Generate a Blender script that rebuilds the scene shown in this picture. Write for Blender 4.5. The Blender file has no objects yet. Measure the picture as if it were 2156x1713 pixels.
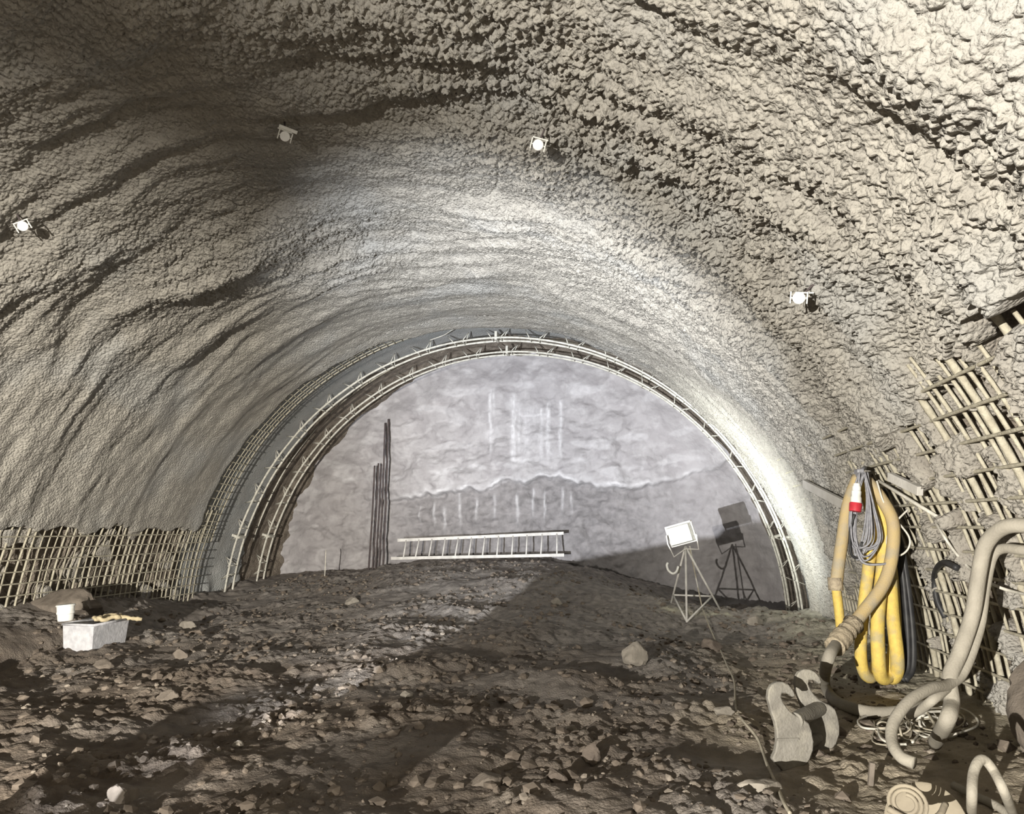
import bpy, math, random
import numpy as np
from mathutils import Vector, Matrix
S = bpy.context.scene
COL = S.collection
random.seed(7)
# ------------------------------------------------------------------ camera
F_PX, W_PX, H_PX = 1600.0, 2156.0, 1713.0
CAMZ = 1.5
VPX, VPY = 1350.0, 1105.0                      # where the tunnel axis (+Y) vanishes
yv = Vector(((VPX-1078)/F_PX, (856.5-VPY)/F_PX, 1.0)).normalized()    # +Y in (right, up, forward)
hv = Vector((1, 0, 0))
zv = hv.cross(yv)*-1
zv = zv.normalized()
if zv.y < 0: zv = -zv
xv = yv.cross(zv); xv = xv if xv.x > 0 else -xv
R3 = Matrix(((xv.x, xv.y, xv.z), (yv.x, yv.y, yv.z), (zv.x, zv.y, zv.z)))   # (right,up,fwd) -> world
cam_d = bpy.data.cameras.new('camera'); cam = bpy.data.objects.new('camera', cam_d); COL.objects.link(cam)
right = R3 @ Vector((1, 0, 0)); up = R3 @ Vector((0, 1, 0)); fwd = R3 @ Vector((0, 0, 1))
mw = Matrix((( right.x, up.x, -fwd.x, 0), (right.y, up.y, -fwd.y, 0), (right.z, up.z, -fwd.z, CAMZ), (0, 0, 0, 1)))
cam.matrix_world = mw
cam_d.sensor_fit = 'HORIZONTAL'; cam_d.sensor_width = 36.0; cam_d.lens = 36.0*F_PX/W_PX
cam_d.clip_start = 0.05; cam_d.clip_end = 200
S.camera = cam
# ------------------------------------------------------------------ world, lights, exposure
wd = bpy.data.worlds.new('world'); S.world = wd; wd.use_nodes = True
wd.node_tree.nodes['Background'].inputs[0].default_value = (0.75, 0.8, 1, 1)
wd.node_tree.nodes['Background'].inputs[1].default_value = 0.0
S.view_settings.view_transform = 'Standard'; S.view_settings.look = 'None'
S.view_settings.exposure = 0.0; S.view_settings.gamma = 1.0
S.view_settings.use_curve_mapping = False

def spot(name, loc, target, power, color, size=150, blend=0.6, radius=0.06):
    l = bpy.data.lights.new(name, 'SPOT'); l.energy = power; l.color = color
    l.spot_size = math.radians(size); l.spot_blend = blend; l.shadow_soft_size = radius
    o = bpy.data.objects.new(name, l); COL.objects.link(o); o.location = loc
    o.rotation_euler = (Vector(target)-Vector(loc)).to_track_quat('-Z', 'Y').to_euler()
    return o
# warm work lamp of a machine parked behind on the left, outside the picture
spot('unseen_warm_light', (-4.2, -7.0, 1.5), (8.4, 6.2, 1.2), 18500, (1.0, 0.95, 0.86), 88, 1.0, 0.03)
spot('unseen_warm_light', (-1.2, -7.0, 1.3), (-7.4, 11.5, 0.9), 22000, (1.0, 0.94, 0.84), 38, 1.0, 0.04)  # added second warm light without a known source, brightens the lower left wall
# cool site floodlight standing low on the left, thrown at the end of the drive
spot('flood_lamp', (-3.0, -0.4, 0.45), (-1.0, 14, 3.8), 17500, (0.92, 0.95, 1.0), 45, 1.0, 0.008)
# light of the tripod floodlight, turned to the right wall
spot('tripod_lamp', (0.72, 12.02, 1.42), (2.6, 12.3, 2.5), 650, (0.95, 1.0, 0.96), 145, 0.6, 0.12)
# ------------------------------------------------------------------ helpers
def ray(u, v):
    d = R3 @ Vector(((u-1078)/F_PX, (856.5-v)/F_PX, 1.0))
    return d
def P(u, v, Y):
    d = ray(u, v); t = Y/d.y
    return Vector((d.x*t, Y, CAMZ+d.z*t))
def tag(o, label=None, cat=None, group=None, kind=None):
    if label: o['label'] = label
    if cat: o['category'] = cat
    if group: o['group'] = group
    if kind: o['kind'] = kind
    return o
def thing(name, label, cat, loc=(0, 0, 0), group=None):
    o = bpy.data.objects.new(name, None); COL.objects.link(o); o.location = loc; o.empty_display_size = .1
    return tag(o, label, cat, group)
class MB:
    def __init__(s): s.v = []; s.f = []
    def add(s, vs, fs):
        n = len(s.v); s.v += [tuple(p) for p in vs]; s.f += [tuple(i+n for i in f) for f in fs]; return s
    def box(s, c, d, rot=None, taper=1.0):
        x, y, z = d[0]/2, d[1]/2, d[2]/2; c = Vector(c)
        vs = []
        for sz in (-1, 1):
            k = taper if sz < 0 else 1
            for sx, sy in ((-1, -1), (1, -1), (1, 1), (-1, 1)):
                p = Vector((sx*x*k, sy*y*k, sz*z)); p = rot @ p if rot else p; vs.append(c+p)
        return s.add(vs, [(0, 3, 2, 1), (4, 5, 6, 7), (0, 1, 5, 4), (1, 2, 6, 5), (2, 3, 7, 6), (3, 0, 4, 7)])
    def tube(s, pts, r, n=10, closed=False, jit=0.0, flat=None):
        pts = [Vector(p) for p in pts]; N = len(pts)
        rs = r if isinstance(r, (list, tuple)) else [r]*N
        t0 = (pts[1]-pts[0]).normalized()
        a = t0.orthogonal().normalized(); vs = []
        for i in range(N):
            if closed: t = (pts[(i+1) % N]-pts[i-1]).normalized()
            else: t = (pts[min(i+1, N-1)]-pts[max(i-1, 0)]).normalized()
            a = (a - t*a.dot(t))
            a = a.normalized() if a.length > 1e-6 else t.orthogonal().normalized()
            b = t.cross(a)
            rr = rs[i]*(1+random.uniform(-jit, jit))
            for k in range(n):
                q = 2*math.pi*k/n
                vs.append(pts[i]+a*(math.cos(q)*rr)+b*(math.sin(q)*rr))
        fs = []
        M = N if closed else N-1
        for i in range(M):
            j = (i+1) % N
            for k in range(n):
                l = (k+1) % n
                fs.append((i*n+k, i*n+l, j*n+l, j*n+k))
        if not closed:
            fs.append(tuple(reversed(range(n)))); fs.append(tuple((N-1)*n+k for k in range(n)))
        return s.add(vs, fs)
    def lathe(s, prof, origin, axis, n=28):
        ax = Vector(axis).normalized(); a = ax.orthogonal().normalized(); b = ax.cross(a); o = Vector(origin)
        vs = []
        for r, h in prof:
            for k in range(n):
                q = 2*math.pi*k/n; vs.append(o+ax*h+a*(r*math.cos(q))+b*(r*math.sin(q)))
        fs = []
        for i in range(len(prof)-1):
            for k in range(n):
                l = (k+1) % n; fs.append((i*n+k, i*n+l, (i+1)*n+l, (i+1)*n+k))
        fs.append(tuple(reversed(range(n)))); fs.append(tuple((len(prof)-1)*n+k for k in range(n)))
        return s.add(vs, fs)
    def prism(s, outline, o, ax, ay, thick):
        ax = Vector(ax).normalized(); ay = Vector(ay).normalized(); az = ax.cross(ay).normalized(); o = Vector(o)
        n = len(outline)
        vs = [o+ax*x+ay*y-az*(thick/2) for x, y in outline]+[o+ax*x+ay*y+az*(thick/2) for x, y in outline]
        fs = [tuple(reversed(range(n))), tuple(range(n, 2*n))]+[(i, (i+1) % n, n+(i+1) % n, n+i) for i in range(n)]
        return s.add(vs, fs)
    def build(s, name, m, parent=None, smooth=True, bevel=0, kind=None, sharp=None):
        me = bpy.data.meshes.new(name); 
        inv = parent.matrix_basis.inverted() if parent else None
        vs = s.v
        if parent:
            off = Vector((0, 0, 0)); q = parent
            while q: off += q.location; q = q.parent
            vs = [(x-off.x, y-off.y, z-off.z) for x, y, z in vs]
        me.from_pydata(vs, [], s.f); me.update()
        me.materials.append(m)
        if smooth: me.polygons.foreach_set('use_smooth', [True]*len(me.polygons))
        o = bpy.data.objects.new(name, me); COL.objects.link(o)
        if parent: o.parent = parent
        if bevel:
            b = o.modifiers.new('b', 'BEVEL'); b.width = bevel; b.segments = 2; b.limit_method = 'ANGLE'
        if smooth and (sharp or bevel):
            me.set_sharp_from_angle(angle=math.radians(35))
        if kind: o['kind'] = kind
        return o
def spline(pts, k=8, closed=False):
    pts = [Vector(p) for p in pts]; n = len(pts); out = []
    R = range(n if closed else n-1)
    for i in R:
        if closed: p0, p1, p2, p3 = pts[i-1], pts[i], pts[(i+1) % n], pts[(i+2) % n]
        else:
            p1, p2 = pts[i], pts[i+1]
            p0 = pts[i-1] if i > 0 else p1*2-p2
            p3 = pts[i+2] if i+2 < n else p2*2-p1
        for j in range(k):
            t = j/k
            out.append(0.5*((2*p1)+(p2-p0)*t+(2*p0-5*p1+4*p2-p3)*t*t+(3*p1-p0-3*p2+p3)*t**3))
    if not closed: out.append(pts[-1])
    return out
# ---- numpy noise
rng = np.random.RandomState(3)
PERM = rng.permutation(512)
def hsh(i, j, seed=0):
    i = np.asarray(i, dtype=np.int64); j = np.asarray(j, dtype=np.int64)
    h = (i*374761393 + j*668265263 + seed*974711)
    h = (h ^ (h >> 13))*1274126177
    h = h ^ (h >> 16)
    return (h & 0xFFFFFF).astype(np.float64)/float(0x1000000)
def pn(x, y, seed=0):
    x = np.asarray(x, float); y = np.asarray(y, float)
    xi = np.floor(x); yi = np.floor(y); xf = x-xi; yf = y-yi
    u = xf*xf*xf*(xf*(xf*6-15)+10); v = yf*yf*yf*(yf*(yf*6-15)+10)
    def g(a, b):
        q = hsh(xi+a, yi+b, seed)*2*np.pi
        return np.cos(q)*(xf-a)+np.sin(q)*(yf-b)
    return ((g(0, 0)*(1-u)+g(1, 0)*u)*(1-v)+(g(0, 1)*(1-u)+g(1, 1)*u)*v)*1.5
def fbm(x, y, o=4, seed=0, gain=.5):
    t = 0; a = 1
    for k in range(o):
        t = t+a*pn(x*2**k+k*17.3, y*2**k-k*9.1, seed+k); a *= gain
    return t
def worley(x, y, seed=0):
    xi = np.floor(x); yi = np.floor(y)
    best = np.full(np.shape(x), 9.0); hid = np.zeros(np.shape(x))
    for a in (-1, 0, 1):
        for b in (-1, 0, 1):
            cx = xi+a+hsh(xi+a, yi+b, seed); cy = yi+b+hsh(xi+a, yi+b, seed+50)
            d = (cx-x)**2+(cy-y)**2; h = hsh(xi+a, yi+b, seed+99)
            m = d < best
            hid = np.where(m, h, hid); best = np.where(m, d, best)
    return np.sqrt(best), hid
def blobs(x, y, cell, seed=0):
    d, h = worley(x/cell, y/cell, seed)
    return np.clip(1-(d/0.66)**2, 0, 1)**.75*(0.35+0.65*h)
def ss(a, b, x):
    t = np.clip((x-a)/(b-a), 0, 1); return t*t*(3-2*t)
# ------------------------------------------------------------------ materials
def mat(name, c1, c2=None, scale=6, rough=.85, bump=0.0, bscale=40, metal=0.0, detail=6, c3=None, s3=1.2, spec=.3, stretch=None, vor=None):
    m = bpy.data.materials.new(name); m.use_nodes = True; nt = m.node_tree; N = nt.nodes; L = nt.links
    b = N['Principled BSDF']; b.inputs['Roughness'].default_value = rough; b.inputs['Metallic'].default_value = metal
    b.inputs['Specular IOR Level'].default_value = spec
    tc = N.new('ShaderNodeTexCoord'); src = tc.outputs['Object']
    if stretch:
        mp = N.new('ShaderNodeMapping'); mp.inputs['Scale'].default_value = stretch
        L.new(src, mp.inputs[0]); src = mp.outputs[0]
    c2 = c2 or tuple(x*.8 for x in c1)
    n = N.new('ShaderNodeTexNoise'); n.inputs['Scale'].default_value = scale; n.inputs['Detail'].default_value = detail
    L.new(src, n.inputs['Vector'])
    r = N.new('ShaderNodeMapRange'); r.inputs[1].default_value = .35; r.inputs[2].default_value = .65
    L.new(n.outputs[0], r.inputs[0])
    mx = N.new('ShaderNodeMix'); mx.data_type = 'RGBA'
    mx.inputs[6].default_value = (*c1, 1); mx.inputs[7].default_value = (*c2, 1); L.new(r.outputs[0], mx.inputs[0])
    out = mx.outputs[2]
    if c3:
        n3 = N.new('ShaderNodeTexNoise'); n3.inputs['Scale'].default_value = s3; n3.inputs['Detail'].default_value = 4
        L.new(src, n3.inputs['Vector'])
        r3 = N.new('ShaderNodeMapRange'); r3.inputs[1].default_value = .5; r3.inputs[2].default_value = .66
        L.new(n3.outputs[0], r3.inputs[0])
        m3 = N.new('ShaderNodeMix'); m3.data_type = 'RGBA'; L.new(r3.outputs[0], m3.inputs[0])
        L.new(out, m3.inputs[6]); m3.inputs[7].default_value = (*c3, 1); out = m3.outputs[2]
    L.new(out, b.inputs['Base Color'])
    if bump:
        nb = N.new('ShaderNodeTexNoise'); nb.inputs['Scale'].default_value = bscale; nb.inputs['Detail'].default_value = 5
        L.new(src, nb.inputs['Vector'])
        bp = N.new('ShaderNodeBump'); bp.inputs['Strength'].default_value = 1; bp.inputs['Distance'].default_value = bump
        L.new(nb.outputs[0], bp.inputs['Height']); L.new(bp.outputs[0], b.inputs['Normal'])
        if vor:
            vt = N.new('ShaderNodeTexVoronoi'); vt.feature = 'SMOOTH_F1'; vt.inputs['Scale'].default_value = vor[0]; vt.inputs['Smoothness'].default_value = .35
            L.new(src, vt.inputs['Vector']); b2 = N.new('ShaderNodeBump'); b2.invert = True; b2.inputs['Distance'].default_value = vor[1]
            L.new(vt.outputs['Distance'], b2.inputs['Height']); L.new(b2.outputs[0], bp.inputs['Normal'])
    m['out'] = 1
    return m, out, nt
def M(*a, **k): return mat(*a, **k)[0]
def zone_mat(name, base, zones, **k):
    """base colours, then (attribute, colour_a, colour_b, noise scale) layers mixed in by a stored attribute"""
    m, out, nt = mat(name, *base, **k); N = nt.nodes; L = nt.links
    for att, ca, cb, sc in zones:
        a = N.new('ShaderNodeAttribute'); a.attribute_name = att
        n = N.new('ShaderNodeTexNoise'); n.inputs['Scale'].default_value = sc; n.inputs['Detail'].default_value = 6
        tc = N.new('ShaderNodeTexCoord'); L.new(tc.outputs['Object'], n.inputs['Vector'])
        r = N.new('ShaderNodeMapRange'); r.inputs[1].default_value = .35; r.inputs[2].default_value = .65
        L.new(n.outputs[0], r.inputs[0])
        c = N.new('ShaderNodeMix'); c.data_type = 'RGBA'; c.inputs[6].default_value = (*ca, 1); c.inputs[7].default_value = (*cb, 1)
        L.new(r.outputs[0], c.inputs[0])
        x = N.new('ShaderNodeMix'); x.data_type = 'RGBA'
        L.new(a.outputs['Fac'], x.inputs[0]); L.new(out, x.inputs[6]); L.new(c.outputs[2], x.inputs[7]); out = x.outputs[2]
    L.new(out, N['Principled BSDF'].inputs['Base Color'])
    return m
m_vault = zone_mat('sprayed_concrete', ((.36, .34, .30), (.285, .268, .238)), [
    ('seal', (.30, .31, .305), (.35, .35, .34), 3), ('rock', (.15, .125, .10), (.26, .225, .185), 7)],
    scale=9, rough=.95, bump=.008, bscale=90, vor=(38, .016), c3=(.33, .322, .30), s3=.8)
m_face = zone_mat('sprayed_face', ((.37, .355, .36), (.30, .285, .29)), [
    ('rock', (.19, .18, .18), (.27, .255, .255), 6), ('streak', (.62, .61, .62), (.5, .49, .5), 9), ('wet', (.085, .085, .09), (.12, .115, .12), 2)],
    scale=2.2, rough=.88, bump=.02, bscale=11, c3=(.41, .395, .40), s3=3.5)
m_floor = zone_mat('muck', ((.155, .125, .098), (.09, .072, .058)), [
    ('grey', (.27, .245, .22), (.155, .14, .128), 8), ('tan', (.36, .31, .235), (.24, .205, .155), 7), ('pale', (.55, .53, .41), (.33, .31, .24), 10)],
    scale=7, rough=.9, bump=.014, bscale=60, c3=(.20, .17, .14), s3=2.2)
m_stone = M('stone', (.20, .17, .14), (.13, .11, .09), 9, .9, .006, 50)
m_stone_pale = M('pale_stone', (.30, .27, .23), (.21, .19, .16), 7, .9, .006, 40)
m_stone_dark = M('dark_stone', (.17, .14, .115), (.11, .09, .075), 9, .9, .006, 50)
m_rub = M('rubble_stone', (.26, .225, .185), (.17, .145, .12), 9, .9)
m_clod = M('clod', (.17, .14, .112), (.11, .09, .072), 9, .9)
m_bar = M('crusted_steel', (.46, .43, .34), (.33, .30, .23), 20, .85, .006, 90)
m_girder = M('girder_steel', (.62, .60, .53), (.42, .41, .36), 18, .75, .004, 80)
m_rebar = M('dark_rebar', (.06, .05, .055), (.10, .08, .075), 12, .7, .003, 120)
m_ladder = M('ladder_paint', (.66, .64, .60), (.50, .48, .45), 10, .6, .002, 60)
m_white = M('white_paint', (.82, .82, .78), (.70, .69, .64), 10, .5)
m_head = M('lamp_housing', (.50, .49, .44), (.38, .37, .33), 14, .6)
m_lens = M('target_face', (.95, .95, .93), (.9, .9, .88), 10, .4)
m_black = M('black_plastic', (.02, .02, .022), (.04, .04, .04), 10, .5)
m_yellow = M('yellow_hose', (.66, .50, .12), (.55, .40, .11), 22, .65, .003, 90, c3=(.42, .35, .18), s3=8)
m_tan = M('dusty_hose', (.46, .35, .17), (.40, .32, .20), 8, .7, .003, 90, c3=(.34, .30, .22), s3=4)
m_grey_hose = M('grey_hose', (.32, .295, .245), (.25, .23, .19), 8, .75, .003, 70)
m_tape = M('tape', (.45, .38, .27), (.3, .25, .18), 30, .8, .008, 60)
m_cable = M('grey_cable', (.30, .30, .32), (.2, .2, .22), 30, .5)
m_pcable = M('pale_cable', (.66, .63, .56), (.5, .48, .42), 20, .6)
m_dcable = M('dusty_cable', (.42, .38, .30), (.30, .27, .21), 20, .8)
m_red = M('red_plastic', (.55, .03, .05), (.4, .03, .04), 20, .5)
m_steel = M('cast_steel', (.25, .235, .205), (.18, .168, .145), 12, .7, .006, 60, c3=(.30, .28, .235), s3=7)
m_wood = M('pale_board', (.58, .56, .52), (.48, .46, .42), 5, .8, .003, 40)
m_crate = M('grey_crate', (.52, .52, .54), (.38, .38, .40), 14, .8, .005, 30)
m_rag = M('tan_rag', (.55, .46, .30), (.38, .32, .2), 12, .9, .01, 25)
m_drum = M('dusty_drum', (.27, .235, .175), (.22, .19, .145), 5, .85, .003, 30)
# ------------------------------------------------------------------ tunnel vault
CX, CZ, R0 = -2.64, -0.28, 5.30
YF = 16.8                                        # working face
def lerp_tab(x, tab):
    return np.interp(x, [t[0] for t in tab], [t[1] for t in tab])
EDGE = [(-5, 12.5), (2, 12.6), (10, 13.5), (30, 13.8), (60, 13.6), (90, 13.0), (120, 12.5), (150, 12.38), (185, 12.38)]
def vault_r(th, Y):
    s = R0*th; deg = np.degrees(th); z = CZ+R0*np.sin(th)
    near = ss(0, 2.4, Y)
    # sag between the buried girders, long folds along the arch, broad bulges
    ph = (Y-13.97)/1.2+.12*pn(s*.5, Y*.3, 5)
    r = R0+.045*(1-.6*ss(125, 150, deg))*(np.abs(np.sin(np.pi*ph))-.5)
    warp = .6*pn(s*.45, Y*.5, 11)
    amp = 1-.55*ss(9, 12, Y)
    rough = .55+.6*ss(-.35, .5, pn(s*.3, Y*.3, 8)+.4*ss(110, 50, deg)-.15)
    r = r+amp*(1-.72*ss(122, 152, deg))*(.085*pn(s*.28, Y*1.35+warp, 21)+.075*pn(s*.55, (Y+warp)*2.1, 22)+.03*pn(s*1.1, (Y+warp)*4.5, 23)+.08*pn(s*.6, Y*.55, 24))+.035*pn(s*1.6, Y*1.9, 28)*amp
    r = r+.02*amp*pn(s*2.6, Y*6, 27)
    b = .046*blobs(s, Y, .047, 31)+.028*blobs(s+.43, Y+.7, .034, 32)+.010*pn(s*22, Y*22, 33)+.03*blobs(s, Y, .11, 35)+.035*pn(s*5, Y*5, 34)
    soft = (1-.7*ss(7.5, 12.5, Y))*(1-.6*ss(115, 155, deg))*(.7+.3*ss(95, 60, deg))
    r = r-b*near*rough*soft*1.0
    # zones
    ed = lerp_tab(deg, EDGE)+.05*pn(s*1.8, Y*0, 41)+.02*pn(s*7, Y*0, 42)
    beyond = ss(0, .05, Y-ed)
    # left wall foot: mesh left bare under a ragged lower edge of the concrete
    zl = 1.42+.10*pn(Y*1.6, s*0, 51)+.03*pn(Y*6, s*1, 52)-.45*ss(9.5, 8.9, Y)*0
    bl = ss(.03, -.03, z-zl+.05*pn(s*7, Y*7, 53))*(deg > 120)
    zr = lerp_tab(Y, [(3, 2.7), (5, 2.5), (6.2, 2.3), (7.2, 2.05), (7.9, 1.9), (8.6, 1.6), (9.6, 1.45), (10.6, 1.0), (11.4, .7), (11.8, -1)])+.12*pn(Y*2.2, s*0, 54)
    br = ss(.03, -.03, z-zr+.06*pn(s*6, Y*6, 55))*(deg < 60)
    patch = ss(.12, .24, pn(s*3.1, Y*3.3, 56)+.25*np.clip((z-zr+.7), -.4, .6))    # blobs of concrete stuck in the mesh
    br = br*(1-patch*.85)
    patchl = ss(.30, .40, pn(s*3.1, Y*2.3, 57))
    bl = bl*(1-patchl*.8)
    bare = np.maximum(bl, br)*(Y > 2)*(1-beyond)
    r = r*(1-bare)+bare*(R0+(.24+.07*fbm(s*2.2, Y*2.2, 4, 61)+.03*blobs(s, Y, .16, 62))*(1-.82*ss(8.2, 9.0, Y)*(deg < 60)))
    rag = 14.72+.25*pn(s*1.5, s*0, 71)+.12*pn(s*5, s*0, 72)+.07*pn(s*13, s*0, 73)-.35*ss(70, 30, deg)
    rk = ss(0, .05, Y-rag)
    exc = (5.56+.012*pn(s*2, Y*3, 74))*(1-rk)+rk*(5.64+.045*fbm(s*1.3, Y*2, 4, 75)-.22*ss(15.4, 16.8, Y))
    exc = exc-ss(70, 35, deg)*.06
    # foot of the seal coat on the left is rough and thick
    exc = exc-.10*ss(.9, .3, z)*ss(120, 150, deg)*ss(13.35, 13.6, Y)*(.6+pn(s*2, Y*2, 76))
    r = r*(1-beyond)+beyond*exc
    seal = beyond*(1-rk)
    rock = np.clip(bare*(1-.8*ss(8.2, 9.0, Y)*(deg < 60))+beyond*rk, 0, 1)
    return r, seal, rock
def np_mesh(name, V, nI, nJ, m, atts, flip=False, kind='structure'):
    idx = np.arange(nI*nJ).reshape(nI, nJ)
    a, b, c, d = idx[:-1, :-1].ravel(), idx[1:, :-1].ravel(), idx[1:, 1:].ravel(), idx[:-1, 1:].ravel()
    q = np.stack([a, b, c, d] if not flip else [a, d, c, b], 1)
    me = bpy.data.meshes.new(name); nf = len(q)
    me.vertices.add(len(V)); me.vertices.foreach_set('co', V.astype(np.float32).ravel())
    me.loops.add(nf*4); me.loops.foreach_set('vertex_index', q.astype(np.int32).ravel())
    me.polygons.add(nf); me.polygons.foreach_set('loop_start', np.arange(0, nf*4, 4, dtype=np.int32))
    me.polygons.foreach_set('use_smooth', np.ones(nf, dtype=bool))
    for k, v in atts.items():
        at = me.attributes.new(k, 'FLOAT', 'POINT'); at.data.foreach_set('value', v.astype(np.float32).ravel())
    me.update(calc_edges=True); me.materials.append(m)
    o = bpy.data.objects.new(name, me); COL.objects.link(o); o['kind'] = kind
    return o
ys = np.concatenate([np.arange(-9, 1.5, .3), np.arange(1.5, 2.4, .05), np.arange(2.4, 6.6, .0088), np.arange(6.6, 9.5, .016), np.arange(9.5, 12.3, .028), np.arange(12.3, 14.8, .02), np.arange(14.8, YF+.35, .04)])
def vault_part(name, d0, d1, step=.0098):
    n = int(round(math.radians(d1-d0)*R0/step))
    th = np.radians(np.linspace(d0, d1, n+1))
    T, Yg = np.meshgrid(th, ys, indexing='ij')
    r, seal, rock = vault_r(T, Yg)
    V = np.stack([CX+r*np.cos(T), Yg, CZ+r*np.sin(T)], -1).reshape(-1, 3)
    return np_mesh(name, V, len(th), len(ys), m_vault, {'seal': seal, 'rock': rock}, flip=False)
vault_part('wall_right', -5, 38)
vault_part('ceiling', 38, 142)
vault_part('wall_left', 142, 186)
def wall_pt(th, Y, off=0.0):
    r, _, _ = vault_r(np.array([th]), np.array([float(Y)])); r = float(r[0])-off
    return Vector((CX+r*math.cos(th), Y, CZ+r*math.sin(th)))
def on_wall(u, v, off=0.0, rad=None):
    """where the sight line through a photo point meets the vault"""
    d = ray(u, v); t = np.arange(1, 2600)*.01
    x, y, z = d.x*t, d.y*t, CAMZ+d.z*t
    rr = np.hypot(x-CX, z-CZ); th = np.arctan2(z-CZ, x-CX)
    lim = (vault_r(th, y)[0] if rad is None else rad)-off
    i = int(np.argmax(rr >= lim))
    return Vector((x[i], y[i], z[i]))
# ------------------------------------------------------------------ working face
xs = np.arange(-8.4, 3.2, .028); zs = np.arange(-.6, 5.6, .028)
XX, ZZ = np.meshgrid(xs, zs, indexing='ij')
def face_fields(X, Z):
    u = VPX+F_PX*X/YF; v = VPY-F_PX*(Z-CAMZ)/YF        # only used to read heights off a scale drawing of the face
    step_z = lerp_tab(X, [(-8, 2.0), (-6.5, 2.1), (-5.4, 2.05), (-4.4, 2.2), (-3.5, 2.3), (-2.8, 2.45), (-1.9, 2.55), (-1.0, 2.3), (0, 2.3), (1, 2.5), (2, 2.9), (3, 3)])
    e = Z-step_z-.10*pn(X*2.2, X*0, 5)-.05*pn(X*7, Z*2, 6)
    up_ = ss(-.03, .05, e)
    fade = ss(1.2, -.6, X)
    d = .12*fbm(X*.7, Z*.7, 3, 81)+.10*fbm(X*1.6+.6*Z, Z*2.6-.4*X, 5, 82)*(.3+.7*fade)+.016*pn(X*9, Z*12, 83)*(.3+.7*fade)
    d = d+(.13*up_*(.35+.65*fade)*ss(1.6, .0, e)+.04*up_)*ss(-6.6, -4.9, X)
    d = d+(1-up_)*.035*fbm(X*4, Z*5, 3, 84)
    tilt = .0
    rock = (1-up_)*(.35+.65*fade)*ss(-6.3, -4.7, X+.4*pn(X, Z*2, 93))
    st = np.zeros_like(X)
    for x0, z0, z1, w, a in [(-3.31, 3.1, 4.55, .035, .8), (-3.22, 3.9, 4.6, .03, .5), (-2.78, 2.75, 4.45, .06, .9), (-2.66, 3.0, 4.3, .05, .5), (-2.50, 2.7, 4.15, .12, .35),
                             (-2.15, 2.8, 4.15, .05, .55), (-2.0, 2.9, 4.25, .05, .75), (-1.72, 3.0, 4.3, .04, .8), (-2.3, 3.6, 4.2, .3, .3),
                             (-4.6, 1.5, 2.0, .03, .6), (-4.35, 1.35, 1.9, .03, .5), (-4.95, 1.45, 1.95, .02, .4), (-4.0, 1.5, 2.2, .03, .5), (-3.6, 1.6, 2.1, .03, .5), (-3.2, 1.6, 2.2, .03, .35),
                             (-2.7, 1.5, 2.2, .03, .5), (-2.35, 1.7, 2.3, .025, .5), (-2.1, 1.6, 2.25, .02, .5), (-1.7, 1.8, 2.3, .025, .6), (-1.5, 1.7, 2.2, .02, .4)]:
        k = np.exp(-((X-x0-.02*pn(Z*3, X*0, int(abs(x0)*100)))/w)**2)*ss(z0-.15, z0+.35, Z)*ss(z1+.08, z1-.12, Z)*min(1, a*1.35)*(.9+.7*np.clip(pn(X*22, Z*7, 88), -.4, .6))
        st = np.maximum(st, k)
    st = np.maximum(st, np.exp(-((Z-4.04-.04*X)/.035)**2)*ss(-2.66, -2.6, X)*ss(-1.98, -2.04, X)*.8)
    lip = np.exp(-((e-.06)/.07)**2)*(.55+1.1*np.clip(pn(X*3, Z*6, 89), -.3, .6))*(.6+.4*fade)*ss(-6.6, -5.0, X)
    lip2 = np.exp(-((e-.5-.2*pn(X*1.1, X*0, 90))/.06)**2)*np.clip(pn(X*2, Z*5, 91)*1.6, 0, .6)+np.clip(pn(X*1.3+Z*.5, Z*3.4-X*.3, 94)*2.4-.8, 0, .32)*up_
    st = np.clip(np.maximum(st, np.maximum(lip, lip2)), 0, 1)
    d = d+st*.02
    return d, rock, st, np.zeros_like(X)
d, rock, st, wet = face_fields(XX, ZZ)
# the face curves forward into the vault at its rim
rad = np.hypot(XX-CX, ZZ-CZ)
d = d+.55*ss(4.9, 5.6, rad)
Vf = np.stack([XX, YF-d, ZZ], -1).reshape(-1, 3)
keep_r = rad
fo = np_mesh('wall_back', Vf, len(xs), len(zs), m_face, {'rock': rock, 'streak': st, 'wet': wet}, flip=True)
import bmesh
bm = bmesh.new(); bm.from_mesh(fo.data)
kill = [v for v in bm.verts if math.hypot(v.co.x-CX, v.co.z-CZ) > 5.85]
bmesh.ops.delete(bm, geom=kill, context='VERTS'); bm.to_mesh(fo.data); bm.free()
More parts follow.
